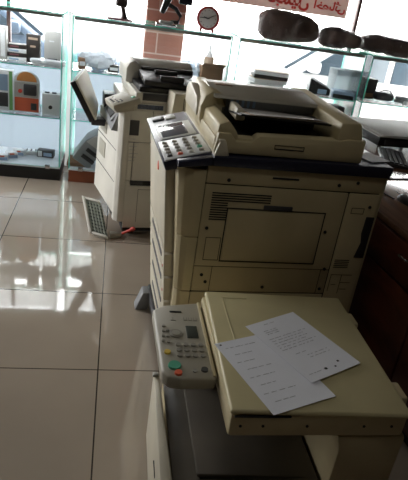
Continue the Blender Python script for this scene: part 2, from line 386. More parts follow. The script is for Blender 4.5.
t = thing('wrapped_tray', 'white plastic wrapped tray lying flat before the grey phone box', 'packet', (-.475, 4.115, .836))
G().box(-.10, .11, -.03, .03, 0, .022, 'whitecard', .006).build('tray', t)
G().ball((0, 0, .024), (.125, .04, .022), 'filmwhite', 14, .6, disp=.012, dscale=18, seed=2).build('wrapping', t)
t = thing('blister_pack', 'rounded orange and red blister pack on the middle shelf', 'packet', (-.625, 4.16, .483), 0)
outl = [(-.092, 0), (.092, 0), (.092, .21)] + [(.092*math.cos(a), .21+.085*math.sin(a)) for a in [PI*k/14 for k in range(1, 14)]] + [(-.092, .21)]
G().prism(outl, 'y', -.004, .004, 'whitecard', .001).build('backing_card', t)
G().box(-.084, .084, -.0055, -.004, .006, .105, 'redcard').build('printed_panel', t)
G().box(-.084, .084, -.0055, -.004, .107, .212, 'greycard').build('printed_panel', t)
G().prism([(.07*math.cos(a), .222+.066*math.sin(a)) for a in [PI*k/12 for k in range(13)]], 'y', -.0055, -.004, 'orangecard').build('printed_panel', t)
G().box(-.02, .07, -.026, -.005, .125, .205, 'char', .008).build('gadget', t)
G().cyl((-.045, -.0056, .15), (-.045, -.012, .15), .014, .014, 'red', 16).build('gadget', t)
G().box(.03, .07, -.014, -.0055, .02, .07, 'btndark', .003).build('gadget', t)
t = carton('socket_box', 'white box with a dark round hole on the middle shelf', 'box', (-.452, 4.17, .483), (.125, .09, .155), 'whitecard', 4)
G().cyl((-.005, -.0445, .06), (-.005, -.047, .06), .014, .014, 'black', 18).build('hole', t)
for dx in (-.03, .02): G().box(dx-.016, dx+.016, -.02, .01, .155, .163, 'char', .003).build('socket', t)
carton('pack_box', 'green edged pale box at the left end of the middle shelf', 'box', (-.775, 4.18, .483), (.11, .07, .285), 'whitecard', 0,
       [(.78, .99, .02, .98, 'greencard', 'printed_panel'), (.15, .7, .1, .45, 'char', 'printed_panel'), (.15, .7, .5, .9, 'bluecard', 'printed_panel')])
# floor of the leftmost showcase
for x, y, lab, rz in ((-.80, 4.13, 'blue and white box at left frame edge on showcase floor', 8), (-.745, 4.20, 'blue and white box lying behind the frontmost one on showcase floor', 20), (-.70, 4.28, 'blue topped small box beside the white button strip', -6)):
    carton('small_box', lab, 'box', (x, y, .112), (.085, .06, .045), 'whitecard', rz, [(.05, .95, .1, .6, 'bluecard', 'printed_panel'), (.3, .7, .65, .9, 'redcard', 'printed_panel')], 'small boxes on the showcase floor')
t = thing('button_strip', 'white strip with dark studs lying on the showcase floor', 'strip', (-.62, 4.33, .112), math.radians(4))
G().box(-.11, .09, -.03, .03, 0, .03, 'whitecard', .004).build('strip_body', t)
for i in range(6):
    for j in range(2): G().cyl((-.095+i*.033, -.015+j*.03, .03), (-.095+i*.033, -.015+j*.03, .035), .007, .006, 'char', 10).build('stud', t)
t = carton('ink_box', 'dark blue grey box lying right of the white studded strip', 'box', (-.50, 4.30, .112), (.125, .07, .055), 'char', -6,
       [(.05, .3, .1, .9, 'whitecard', 'printed_panel'), (.4, .9, .2, .7, 'bluecard', 'printed_panel')])

# ---- things in the second showcase
t = thing('plastic_bag', 'white plastic bag of goods on the left upper shelf of clock showcase', 'bag', (-.13, 4.24, .834))
G().ball((0, 0, .062), (.10, .075, .062), 'bluecard', 12, .8, disp=.02, dscale=12, seed=4).build('contents', t)
G().ball((0, 0, .07), (.125, .09, .068), 'filmwhite', 18, .8, disp=.03, dscale=14, seed=1).build('wrapping', t)
for dx, w, z, m, lab in ((-.245, .05, .075, 'cardboard', 'small brown box at the left post in the clock showcase'), (-.02, .075, .05, 'darkbox', 'small dark box right of the white plastic bag'), (.05, .07, .04, 'bluecard', 'small blue grey box second right of the white plastic bag')):
    carton('small_carton', lab, 'box', (dx, 4.20, .834), (w, .06, z), m, 10, [(.1, .9, .3, .7, 'whitecard', 'printed_panel')], 'small cartons in the clock showcase')
t = thing('plastic_bag', 'blue plastic bag bunched behind the far copier in the clock showcase', 'bag', (.53, 4.25, .834))
G().ball((0, 0, .06), (.085, .07, .06), 'bluecard', 12, .8, disp=.02, dscale=12, seed=5).build('contents', t)
G().ball((0, 0, .072), (.105, .085, .07), 'filmblue', 18, .8, disp=.03, dscale=16, seed=3).build('wrapping', t)
t = carton('cardboard_carton', 'open brown cardboard carton at the right end of clock showcase', 'box', (.70, 4.24, .834), (.17, .15, .12), 'cardboard', 8)
G().hexa([(-.085, -.075, .12), (.085, -.075, .12), (.085, -.07, .125), (-.085, -.07, .125), (-.085, -.12, .15), (.085, -.12, .15), (.085, -.115, .154), (-.085, -.115, .154)], 'cardboard').build('flap', t)
t = thing('white_bottle', 'white bottle with narrow neck standing behind the brown carton', 'bottle', (.705, 4.375, .834))
G().cyl((0, 0, 0), (0, 0, .17), .042, .04, 'tan', 20, .006).build('bottle_body', t)
G().cyl((0, 0, .168), (0, 0, .21), .03, .012, 'whitecard', 16).cyl((0, 0, .21), (0, 0, .26), .008, .006, 'whitecard', 12).build('neck', t)
# tipped grey printer low in the second showcase
t = thing('tipped_printer', 'small grey inkjet printer tipped on end low in the showcase', 'printer', (-.215, 4.20, .112))
X = rot('Y', 34, (0, 0, 0))
G().prism([(-.10, .02), (.05, .02), (.05, .25), (.03, .285), (-.02, .295), (-.07, .27), (-.10, .20)], 'y', -.10, .12, 'greyplastic', .01, X=X).build('housing', t)
G().box(-.055, .052, -.112, -.099, .07, .10, 'black', .003, X=X).build('paper_slot', t)
G().box(-.055, .052, -.112, -.099, .13, .16, 'black', .003, X=X).build('paper_slot', t)
G().prism([(-.09, .19), (.045, .19), (.045, .25), (.025, .278), (-.02, .288), (-.065, .264)], 'y', -.108, -.099, 'greycard', .003, X=X).build('lid', t)
G().box(-.11, .07, -.09, .10, 0, .03, 'cardboard', .003).build('stand', t)

# ---- things on top of the showcases
t = thing('alarm_clock', 'round red alarm clock with grey face standing on the showcase', 'clock', (.622, 4.14, ZT), math.radians(-8))
G().cyl((0, -.025, .09), (0, .03, .09), .082, .076, 'clockred', 36, .008).build('clock_case', t)
f = G().cyl((0, -.0255, .09), (0, -.029, .09), .064, .064, 'clockface', 36).build('clock_face', t)
for k in range(12):
    a = PI*k/6; G().box(-.002, .002, -.0305, -.029, .05, .058, 'inkdark', X=Matrix.Translation((0, 0, .09)) @ Matrix.Rotation(a, 4, 'Y')).build('hour_mark', f)
for nm, a, l in (('hour_hand', -75, .032), ('minute_hand', 60, .045), ('second_hand', -88, .05)):
    G().box(-.0022, .0022, -.033, -.0305, -.01, l, 'inkdark', X=Matrix.Translation((0, 0, .09)) @ Matrix.Rotation(math.radians(a), 4, 'Y')).build(nm, t)
for s in (-1, 1): G().cyl((s*.04, 0, .024), (s*.046, 0, 0), .009, .011, 'clockred', 10).build('foot', t)

t = thing('phone_stand', 'dark statuette like stand with plum foot plate on the showcase', 'stand', (.005, 4.13, ZT), math.radians(8))
G().prism([(-.085, 0), (.085, 0), (.088, .008), (.05, .014), (-.088, .012)], 'y', -.05, .05, 'plum', .003).build('foot_plate', t)
G().tube([(.028, 0, .012), (.026, 0, .04), (.018, 0, .075), (.012, 0, .11)], [.026, .016, .014, .02], 'foot', 14).build('stem', t)
G().hexa([(-.035, -.03, .09), (.04, -.03, .085), (.04, .03, .085), (-.035, .03, .09), (-.03, -.035, .22), (.05, -.035, .22), (.05, .035, .22), (-.03, .035, .22)], 'foot', .012).build('holder', t)

t = thing('desk_lamp', 'black gooseneck lamp on a silver base left of the red clock', 'lamp', (.33, 4.16, ZT))
G().box(-.075, .07, -.055, .055, 0, .018, 'steel', .007).box(-.05, .05, -.04, .04, .018, .034, 'alugrey', .007).build('base', t)
pts = [Vector((.03, 0, .03)), Vector((.085, 0, .035)), Vector((.098, 0, .075)), Vector((.06, 0, .12)), Vector((.01, 0, .14)), Vector((.0, 0, .18))]
G().tube(pts, [.012, .013, .013, .014, .015, .015], 'black', 12).build('neck', t)
G().hexa([(-.055, -.035, .085), (-.02, -.035, .075), (-.02, .035, .075), (-.055, .035, .085), (-.01, -.045, .25), (.05, -.045, .24), (.05, .045, .24), (-.01, .045, .25)], 'black', .012).build('lamp_head', t)
G().box(.075, .17, -.02, .03, .155, .20, 'navy', .008).build('lamp_arm', t)
t = tag(G().tube([(.80, 4.76, 1.21), (.79, 4.765, 1.25), (.72, 4.768, 1.40), (.66, 4.77, 1.56), (.63, 4.772, 1.62), (.63, 4.772, 1.67)], .003, 'foot', 6).build('hanging_cable'),
        'thin dark cable slanting down the window right of the clock', 'cable')

def bundle(label, x0, x1, h, seed, yc=4.24, rz=0):
    t = thing('bagged_bundle', label, 'bundle', ((x0+x1)/2, yc, ZT), rz, 'brown bundles in clear bags on the showcases')
    w = (x1-x0)/2
    def lump(s, m, dz, disp, ds, sd):
        g = G(); tb = bmesh.new(); bmesh.ops.create_uvsphere(tb, u_segments=56, v_segments=28, radius=1)
        e = .55
        for v in tb.verts:
            q = Vector([math.copysign(abs(c)**e, c) for c in v.co])
            p = Vector((q.x*w*s, q.y*.15*s, (q.z*.5+.5)*h*s))
            p.z -= .12*h*max(0, q.x)*max(0, q.z)
            k = noise.fractal(p*ds+Vector((sd*5, sd, sd*2)), .9, 2.1, 4); k2 = abs(noise.noise(p*ds*1.4+Vector((sd, 5, 2))))
            n = Vector((q.x, q.y, q.z)).normalized(); p += n*disp*(k-.8*k2)
            p.z = max(p.z, .001)
            v.co = p
        g._add(tb, m); return g
    lump(.95, 'bagbrown', 0, .022, 5, seed).build('contents', t)
    lump(1.03, 'film', 0, .026, 6, seed).build('clear_bag', t)
    return t
bundle('biggest brown bundle in a clear bag, left of the three on showcases', 1.00, 1.485, .215, 1)
bundle('middle brown bundle in a clear bag between the other two', 1.505, 1.805, .15, 2, 4.22)
bundle('right end brown bundle in a clear bag at the photo edge', 1.825, 2.33, .135, 5, 4.23)

# ---- things in the right showcases
SZ = .850
for k, (dz, m, th, lab) in enumerate(((0, 'whitecard', .04, 'white paper pad at bottom of the stack in middle right showcase'), (.04, 'tan', .034, 'tan paper pad second in the stack in middle right showcase'),
                                      (.074, 'darkbox', .026, 'dark folder second from top of the stack in middle right showcase'), (.10, 'tan', .03, 'grey brown folder topping the stack in middle right showcase'))):
    t = thing('paper_pad', lab, 'pad', (1.14+.01*k, 4.22, SZ+dz), math.radians((-4, 6, -3, -8)[k]), 'pads stacked in the middle right showcase')
    G().box(-.13, .13, -.09, .09, 0, th-.004, 'whitecard' if m != 'darkbox' else m, .002).build('pages', t)
    G().box(-.132, .132, -.092, .092, th-.004, th-.0005, m, .001).build('cover', t)
t = thing('small_scanner', 'black slant topped device left of the pale blue box', 'device', (1.58, 4.22, SZ), math.radians(-10))
G().prism([(-.09, 0), (.08, 0), (.08, .05), (-.09, .115)], 'y', -.07, .07, 'black', .008).build('device_body', t)
G().hexa([(-.075, -.05, .112), (.06, -.05, .06), (.06, .05, .06), (-.075, .05, .112), (-.075, -.05, .115), (.06, -.05, .063), (.06, .05, .063), (-.075, .05, .115)], 'screen').build('device_screen', t)
G().box(-.02, .05, -.078, -.069, .01, .045, 'bluecard', .003).build('front_label', t)
carton('blue_box', 'pale blue box with black front lying beside the white cube', 'box', (1.755, 4.16, SZ), (.16, .13, .052), 'bluecard', -12,
       [(.0, 1, .0, .55, 'black', 'printed_panel')])
t = carton('white_cube_box', 'white wrapped cube shaped box at the end of middle right showcase', 'box', (1.79, 4.33, SZ), (.17, .14, .19), 'milky_box', 6)
G().box(-.086, .086, -.071, .071, .15, .1915, 'milky_box', .004).build('box_lid', t)
carton('dark_carton', 'dark brown carton standing behind the white cube box', 'box', (1.985, 4.30, SZ), (.15, .13, .155), 'darkbox', 6, [(.1, .9, .1, .3, 'cardboard', 'printed_panel')])
t = thing('camera_bag', 'small black rounded pouch right of the dark brown carton', 'pouch', (2.13, 4.22, SZ))
G().ball((0, 0, .038), (.085, .06, .038), 'char', 14, .7, disp=.01, dscale=15, seed=8).build('pouch_body', t)
G().tube([(-.05, -.02, .07), (-.02, -.03, .09), (.03, -.03, .088), (.06, -.02, .065)], .005, 'black', 8).build('strap', t)
t = thing('cable_coil', 'coiled grey cable at right end of rightmost showcase shelf', 'cable', (2.29, 4.20, SZ))
G().tube([(.06*math.cos(a)*(1+.08*math.sin(a*.7)), .06*math.sin(a), .008+.0035*a/2) for a in [k*.35 for k in range(72)]], .006, 'greyplastic', 8).build('coil', t)
G().box(-.02, .02, -.075, -.04, .0, .03, 'alu', .005).build('plug', t)
SL = .483
carton('brown_carton', 'dark brown carton on the lower shelf of middle right showcase', 'box', (1.70, 4.22, SL), (.20, .15, .29), 'darkbox', 12, [(.1, .9, .75, .9, 'cardboard', 'printed_panel')])
carton('tan_carton', 'tan carton on the lower shelf of rightmost showcase', 'box', (2.11, 4.24, SL), (.24, .15, .20), 'tan', -10, [(.1, .5, .3, .7, 'whitecard', 'printed_panel')])
carton('white_pack', 'white pack on the lower shelf right of the tan carton', 'box', (2.36, 4.22, SL), (.15, .12, .22), 'whitecard', 5, [(.1, .9, .2, .5, 'greycard', 'printed_panel')])

# ------------------------------------------------------------------ far copier
L = thing('floor_copier', 'off white floor copier farthest back, black document tray on top', 'copier', (.10, 3.15, 0), math.radians(8))
UN = lambda v: Matrix.Rotation(math.radians(-8), 3, 'Z') @ Vector(v)
W = .58
G().box(.01, .60, .008, W-.01, .04, .80, 'gap').build('chassis', L)
def lp(name, m, *b, bev=.004, par=L): return G().box(*b, m, bev).build(name, par)
lp('side_panel', 'offwhite', .0, .13, 0, .012, .615, .80); lp('side_panel', 'offwhite', .0, .03, 0, .012, .375, .612)          # front strip
sp = lp('side_door', 'offwhite', .033, .60, 0, .013, .375, .612)
lp('side_panel', 'offwhite', .133, .60, 0, .012, .615, .80)
lp('side_panel', 'offwhite', .0, .60, 0, .012, .06, .342)
lp('side_panel', 'offwhite', .0, .03, -.001, .012, .34, .375)
lp('rear_panel', 'offwhite', .598, .612, 0, W, .04, .80)
lp('side_panel', 'offwhite', 0, .60, W-.012, W, .04, .80)
lp('grip', 'char', -.0, .055, -.0035, .003, .655, .745, bev=.006)
lp('grip', 'char', .025, .105, -.0035, .003, .352, .374, bev=.003)
lp('grip', 'char', .24, .29, -.0035, .003, .20, .26, bev=.003)
g = G(); g.box(.08, .082, -.001, .002, .10, .32, 'gap').box(.08, .6, -.001, .002, .318, .320, 'gap'); g.build('panel_seam', L)
g = G()
for k in range(7): g.box(.005, .04+.01*(k % 3), -.0012, .0, .50+k*.022, .503+k*.022, 'ink')
g.build('printed_label', L)
# front: upper door, side cabinet doors
lp('body_band', 'offwhite', -.03, .60, 0, W, .80, .845, bev=.006)
lb = plabel(lp('instruction_label', 'stickerblue', .035, .185, -.0025, .001, .812, .838, bev=0), 'blue patterned instruction label')
lp('scanner_bed', 'offwhite', .02, .60, .0, W, .845, .905, bev=.012)
lp('trim_strip', 'char', .06, .60, -.004, .02, .862, .902, bev=.003)
G().prism([(.0, .0), (-.035, .004), (-.058, .03), (-.062, .06), (.0, .06)], 'z', .10, .795, 'offwhite', .004).build('front_corner', L)
fd = G().hexa([(-.062, .063, .135), (-.125, .565, .135), (.0, .575, .135), (.0, .063, .135), (-.050, .063, .70), (-.110, .565, .70), (.0, .575, .70), (.0, .063, .70)], 'offwhite', .008).build('front_door', L)
def on_door(t, z, d): return Vector((-.062-.063*t+.013*(z-.135)/.565-d, .063+.502*t, z))
def door_patch(t0, t1, z0, z1, d, m, name):
    q = [(t0, z0), (t1, z0), (t1, z1), (t0, z1)]
    return G().hexa([on_door(t, z, -.004) for t, z in q]+[on_door(t, z, d) for t, z in q], m, .002).build(name, fd)
door_patch(.55, .85, .56, .63, .004, 'panelgrey', 'grip'); door_patch(.55, .85, .40, .50, .004, 'panelgrey', 'grip')
g = G()
for z in (.335, .53): g.hexa([on_door(t, zz_, -.004) for t, zz_ in ((.02, z), (.98, z), (.98, z+.004), (.02, z+.004))]+[on_door(t, zz_, .0008) for t, zz_ in ((.02, z), (.98, z), (.98, z+.004), (.02, z+.004))], 'gap')
g.build('door_seam', fd)
tr = G().prism([(-.105, .705), (.0, .705), (.0, .795), (-.03, .795)], 'y', .10, .42, 'greyplastic', .006).build('exit_tray', L)
G().prism([(-.095, .715), (-.03, .785), (-.032, .79), (-.100, .722)], 'y', .14, .38, 'char', .001).build('tray_ribs', tr)
lp('paper_cassette', 'char', -.06, .0, .10, W-.02, .10, .30, bev=.006)
tr = G().prism([(-.10, .66), (-.055, .655), (-.02, .78), (-.05, .80)], 'y', .06, .33, 'greyplastic', .006).build('exit_tray', L)
# control panel
FN, FF, BN, BF = [UN(v) for v in ((-.103, -.044, .825), (-.156, .10, .833), (.044, -.046, .885), (-.056, .085, .885))]
DN = Vector((.012, .006, -.036))
cp = G().hexa([FN+DN, BN+DN, BF+DN, FF+DN, FN, BN, BF, FF], 'panelgrey', .006).build('control_panel', L)
G().hexa([(-.09, .0, .775), (.02, -.002, .80), (.02, .20, .80), (-.09, .14, .775), (-.08, .0, .80), (.02, -.02, .845), (.02, .20, .845), (-.10, .12, .805)], 'panelgrey', .006).build('panel_arm', cp)
P0, PU, PV = FN, BN-FN, FF-FN
def panel_box(u0, u1, v0, v1, h, m, name, par, bev=.0015):
    nrm = PU.cross(PV).normalized(); c = [P0+PU*u+PV*v for u, v in ((u0, v0), (u1, v0), (u1, v1), (u0, v1))]
    return G().hexa([p-nrm*.002 for p in c]+[p+nrm*h for p in c], m, bev).build(name, par)
panel_box(.52, .72, .28, .80, .003, 'lcd', 'screen', cp)
for i in range(3):
    for j in range(5): panel_box(.10+.13*i, .17+.13*i, .14+j*.15, .22+j*.15, .005, 'char' if (i+j) % 4 else 'btn', 'button', cp)
panel_box(.75, .9, .15, .3, .005, 'green', 'start_button', cp)
lp('junction_box', 'black', -.10, .02, .43, .56, .705, .795, bev=.008)
# document feeder
G().prism([(.0, .905), (.0, .99), (.02, 1.025), (.05, 1.038), (.08, 1.02), (.08, .92), (.06, .905)], 'y', .28, W, 'offwhite', .01).build('feeder_frame', L)
G().prism([(.34, .905), (.34, .95), (.38, 1.008), (.44, 1.030), (W, 1.02), (W, .905)], 'x', .07, .44, 'offwhite', .01).build('feeder_head', L)
G().box(.10, .43, .325, .345, .93, 1.0, 'black', .004).build('feeder_slot', L)
dt = G().hexa([(.06, -.015, .95), (.43, -.005, .93), (.46, .33, .945), (.08, .33, .955), (.06, -.015, .978), (.43, -.005, .958), (.46, .33, .975), (.08, .33, .985)], 'black', .006).build('document_tray', L)
G().box(.16, .30, .03, .06, .970, 1.0, 'char', .004).build('paper_guide', dt)
G().box(.16, .30, .20, .23, .972, 1.005, 'char', .004).build('paper_guide', dt)
G().box(.04, .44, .01, .33, .906, .935, 'black', .006).build('document_mat', L)
# bypass feeder hanging on the near side
bp_ = G().hexa([(.185, -.16, .62), (.45, -.16, .62), (.45, -.004, .62), (.185, -.004, .62), (.205, -.16, .945), (.45, -.16, .935), (.45, -.004, .93), (.205, -.004, .94)], 'cream_light', .008).build('bypass_feeder', L)
g = G()
for x in (.26, .33): g.box(x, x+.003, -.162, -.158, .66, .92, 'gap')
g.build('panel_seam', bp_)
# raised cream tray at the far front corner
TA, TB, TC, TD = [UN(p) for p in ((-.21, .30, .645), (-.338, .30, .875), (-.300, .60, .905), (-.207, .60, .675))]
TN = UN((.87, -.1, .48))
rt = G().hexa([p-TN*.035 for p in (TA, TB, TC, TD)]+[TA, TB, TC, TD], 'black', .004).build('raised_tray', L)
G().hexa([p+TN*.001 for p in (TA, TB, TC, TD)]+[p+TN*.012 for p in (TA, TB, TC, TD)], 'cream_light', .004).build('tray_liner', rt)
G().box(-.18, -.06, .38, .54, .60, .64, 'char', .006).build('hinge', rt)
# lower door hanging open, ribbed inside
A, B, C2 = UN((-.194, -.012, .012)), UN((.113, -.056, .0)), UN((-.062, .225, .145))
nn = B.cross(C2).normalized()
if nn.z < 0: nn = -nn
def slab(g, u0, u1, v0, v1, h0, h1, m, bev=0):
    q = [A+B*u+C2*v for u, v in ((u0, v0), (u1, v0), (u1, v1), (u0, v1))]
    return g.hexa([p+nn*h0 for p in q]+[p+nn*h1 for p in q], m, bev)
od = slab(G(), .0, 1.0, 0, 1.0, -.012, .0, 'offwhite', .003).build('open_lower_door', L)
g = G(); slab(g, -.02, .14, 0, 1.02, -.008, .022, 'offwhite', .003); slab(g, .14, .98, .95, 1.02, -.008, .018, 'offwhite', .003); slab(g, .14, .95, -.02, .05, -.008, .018, 'offwhite', .003); g.build('door_rim', od)
g = slab(G(), .15, 1.0, .06, .94, .0, .006, 'grid')
for k in range(5): slab(g, .17+.17*k, .23+.17*k, .07, .93, .004, .014, 'grid', .001)
for k in range(9): slab(g, .16, .99, .09+.095*k, .11+.095*k, .004, .010, 'char', .0)
g.build('ribbed_liner', od)
G().hexa([(-.075, -.04, .0), (-.01, -.02, .0), (-.01, .02, .0), (-.075, .0, .0), (-.075, -.04, .04), (.0, -.02, .02), (.0, .02, .02), (-.075, .0, .04)], 'panelgrey', .004).build('hinge', od)
G().cyl((.0, -.02, .03), (.06, -.05, .075), .009, .009, 'red', 12).cyl((.052, -.046, .07), (.068, -.054, .082), .014, .012, 'red', 12).build('red_lever', L)
for x in (.06, .54):
    for y in (.06, W-.06): G().cyl((x, y-.02, .024), (x, y+.02, .024), .024, .024, 'black', 18).build('caster', L)
lp('base', 'char', .0, .60, .01, W-.01, .03, .06, bev=.004)

# ------------------------------------------------------------------ middle copier
Q = thing('floor_copier', 'big cream office copier in the middle with navy rim and touch screen', 'copier', (.20, 1.76, 0), math.radians(3))
D = .64
def qp(name, m, *b, bev=.004, par=Q): return G().box(*b, m, bev).build(name, par)
G().prism([(.13, .10), (.80, .10), (.80, .945), (.13, .945)], 'y', .006, D-.01, 'gap').build('chassis', Q)
G().prism([(.09, .10), (.13, .10), (.13, .93), (.06, .93)], 'y', .07, D-.01, 'gap').build('chassis', Q)
# near side panels with dark seams between
qp('side_panel', 'cream_side', .132, .818, 0, .01, .884, .948)
door = qp('side_door', 'cream_side', .132, .676, 0, .011, .448, .880)
qp('side_panel', 'cream_side', .681, .815, 0, .01, .11, .880)
qp('side_panel', 'cream_side', .132, .676, 0, .01, .11, .443)
fr = G()
for b in ((.222, .604, .793, .797), (.222, .604, .579, .583), (.222, .226, .579, .797), (.600, .604, .579, .797)): fr.box(b[0], b[1], -.0015, .001, b[2], b[3], 'gap')
fr.build('hatch_seam', door)
qp('hatch', 'cream_side', .229, .597, -.004, .002, .586, .790, bev=.003, par=door)
qp('latch', 'char', .357, .468, -.006, .001, .797, .814, bev=.003, par=door)
g = G()
for k in range(12):
    z = .848-k*.0092; x1 = .38 if k < 4 else .222
    g.box(.160, x1, -.001, .002, z, z+.0045, 'gap')
g.build('vent', door)
g = G()
for b in ((.160, .218, .675, .677), (.160, .218, .583, .585), (.160, .162, .583, .677), (.216, .218, .583, .677)): g.box(b[0], b[1], -.001, .001, b[2], b[3], 'gap')
g.build('panel_outline', door)
g = G()
for b in ((.132, .676, .556, .558), (.20, .202, .448, .556), (.64, .642, .448, .556)): g.box(b[0], b[1], -.001, .001, b[2], b[3], 'gap')
g.build('panel_outline', door)
for x, z in ((.158, .713), (.619, .719), (.165, .52), (.183, .49), (.414, .472), (.655, .47), (.655, .56)):
    G().cyl((x, -.003, z), (x, .002, z), .006, .007, 'gap', 14).build('screw', door)
for x, z in ((.212, .90), (.629, .908), (.701, .922), (.775, .83)):
    G().cyl((x, -.003, z), (x, .002, z), .006, .007, 'gap', 14).build('screw', Q)
qp('grip', 'gap', .37, .47, -.002, .003, .915, .922, bev=.001)
g = G(); cv = [(.772, .79), (.806, .79), (.806, .615), (.765, .615), (.778, .68), (.770, .72)]
g.prism(cv, 'y', -.003, .002, 'black', .002); g.build('side_grip', Q)
g = G()
for b in ((.703, .755, .822, .824), (.703, .755, .800, .802), (.703, .705, .800, .824), (.753, .755, .800, .824)): g.box(b[0], b[1], -.001, .001, b[2], b[3], 'gap')
for k in range(5): g.box(.69, .752, -.001, .001, .568+k*.008, .571+k*.008, 'gap')
g.build('panel_outline', Q)
g = G()
for b in ((.69, .78, .535, .537), (.69, .692, .46, .535), (.735, .78, .50, .502), (.735, .737, .45, .535), (.70, .72, .49, .492), (.74, .77, .47, .472)): g.box(b[0], b[1], -.001, .001, b[2], b[3], 'gap')
g.build('panel_outline', Q)
# rounded front corner column
def corner(z0, z1, o0, o1, m='cream'):
    def ring(z, o):
        p = [(.13, .0), (.085+o*.3, .002), (.055+o*.6, .012), (.035+o*.8, .03), (.03+o, .06), (.03+o, .09), (.13, .09)]
        return [(x, y, z) for x, y in p]
    t = bmesh.new(); a = [t.verts.new(p) for p in ring(z0, o0)]; b = [t.verts.new(p) for p in ring(z1, o1)]; n = len(a)
    t.faces.new(a); t.faces.new(b)
    for i in range(n): t.faces.new((a[i], a[(i+1) % n], b[(i+1) % n], b[i]))
    bmesh.ops.recalc_face_normals(t, faces=t.faces[:])
    return G()._add(t, m, .002)
corner(.675, .93, .025, .0).build('corner_panel', Q)
corner(.448, .671, .045, .026).build('corner_panel', Q)
corner(.11, .444, .05, .046).build('corner_panel', Q)
# front doors / drawers: x of the front plane at height z
fx = lambda z: .075-.075*(z-.1)/.83
def front(name, y0, y1, z0, z1, m='cream_light', t=.045):
    return G().prism([(fx(z0)-.004, z0), (fx(z1)-.004, z1), (fx(z1)+t, z1), (fx(z0)+t, z0)], 'y', y0, y1, m, .004).build(name, Q)
fdoor = front('front_door', .095, D-.02, .56, .93)
yy = .30; zz = .84
G().cyl((fx(zz)-.001, yy, zz), (fx(zz)-.0065, yy, zz), .019, .018, 'redcard', 24).build('emblem', fdoor)
for z0, z1 in ((.455, .55), (.345, .445), (.235, .335), (.12, .225)):
    d_ = front('drawer', .095, D-.02, z0, z1)
    zc = z1-.02
    G().box(fx(zc)-.006, fx(zc)+.0, .16, .5, zc-.02, zc, 'char', .002).build('grip', d_)
    G().cyl((fx(z0+.03)-.001, .13, z0+.03), (fx(z0+.03)-.006, .13, z0+.03), .007, .006, 'red', 10).build('lamp', d_)
qp('rear_panel', 'cream_side', .80, .816, .0, D, .11, .945)
qp('side_panel', 'cream_side', .10, .80, D-.012, D, .11, .945)
qp('base', 'char', .06, .80, .02, D-.02, .055, .11, bev=.004)
for x in (.11, .72):
    for y in (.07, D-.07): G().cyl((x, y-.022, .03), (x, y+.022, .03), .03, .03, 'black', 18, .004).build('caster', Q)
G().hexa([(-.005, D-.09, 0), (.06, D-.09, 0), (.06, D-.02, 0), (-.005, D-.02, 0), (.03, D-.09, .10), (.07, D-.09, .10), (.07, D-.02, .10), (.03, D-.02, .10)], 'greyplastic', .006).build('stabiliser_foot', Q)
# navy rim
rim = G().prism([(.145, .950), (.145, .984), (.822, .992), (.822, .970), (.815, .950)], 'y', -.012, D, 'navy', .004).prism([(.025, .935), (.025, .955), (.145, .980), (.145, .950)], 'y', -.010, .028, 'navy', .004).build('rim', Q)
# control panel: a sloped slab in front of the scanner
CP = lambda u, v, h=0: Vector((-.02 + .165*u, .045 + .615*v, .935 + .048*u + h))
cpn = G().hexa([(-.005, .05, .90), (.15, .03, .94), (.15, .66, .94), (-.005, .66, .90), CP(0, 0), CP(1, -.03), CP(1, 1), CP(0, 1)], 'navy', .006).build('control_panel', Q)
def cpb(u0, u1, v0, v1, h, m, name, bev=.0015, lo=-.003):
    return G().hexa([CP(u0, v0, lo), CP(u1, v0, lo), CP(u1, v1, lo), CP(u0, v1, lo), CP(u0, v0, h), CP(u1, v0, h), CP(u1, v1, h), CP(u0, v1, h)], m, bev).build(name, cpn)
cpb(.13, .95, .40, .735, .003, 'alu', 'screen_bezel')
cpb(.19, .78, .43, .71, .005, 'screen', 'touch_screen')
cpb(.05, 1.0, .0, .36, .004, 'alu', 'keypad_plate')
cpb(.12, .42, .86, .96, .004, 'black', 'card_slot')
cpb(.45, .7, .85, .95, .004, 'btn', 'label_plate')
for i in range(4):
    for j in range(5):
        m = 'btngrey'
        if (i, j) == (1, 0): m = 'orange'
        if (i, j) == (3, 1): m = 'green'
        if (i, j) == (2, 0): m = 'btn'
        if (i, j) == (0, 0): m = 'btndark'
        c = CP(.17+.22*i, .05+.062*j)
        G().cyl(c+Vector((0, 0, -.002)), c+Vector((0, 0, .010)), .0105, .009, m, 14, .001).build('button', cpn)
# scanner step behind the panel
G().prism([(.145, .975), (.16, 1.03), (.155, 1.04), (.18, 1.04), (.20, .985)], 'y', .0, D, 'cream_light', .004).build('scanner_step', Q)
# document feeder
bed = G().box(.145, .698, .03, D, .988, 1.045, 'cream', .010).build('feeder_base', Q)
G().prism([(.15, .99), (.135, 1.04), (.135, 1.09), (.15, 1.13), (.175, 1.150), (.215, 1.145), (.235, 1.09), (.235, .99)], 'y', .28, .60, 'cream', .012).build('feeder_front_frame', Q)
G().prism([(.31, 1.045), (.57, 1.045), (.57, 1.11), (.545, 1.132), (.48, 1.140), (.34, 1.115), (.31, 1.085)], 'x', .126, .16, 'cream_light', .010).build('front_cover', Q)
G().prism([(.15, 1.03), (.235, 1.03), (.225, 1.06), (.19, 1.10), (.155, 1.085)], 'y', .03, .29, 'cream', .008).build('feeder_front_wall', Q)
G().prism([(.145, .99), (.700, .99), (.700, 1.075), (.63, 1.075), (.60, 1.068), (.30, 1.060), (.275, 1.035), (.22, 1.035), (.20, 1.06), (.155, 1.06)], 'y', .015, .07, 'cream', .006).build('feeder_lip', Q)
g = G(); g.box(.36, .47, .0135, .016, 1.018, 1.022, 'gap').box(.36, .362, .0135, .016, 1.02, 1.034, 'gap').box(.468, .47, .0135, .016, 1.02, 1.034, 'gap').box(.36, .47, .0135, .016, 1.032, 1.034, 'gap')
g.build('lip_catch', Q)
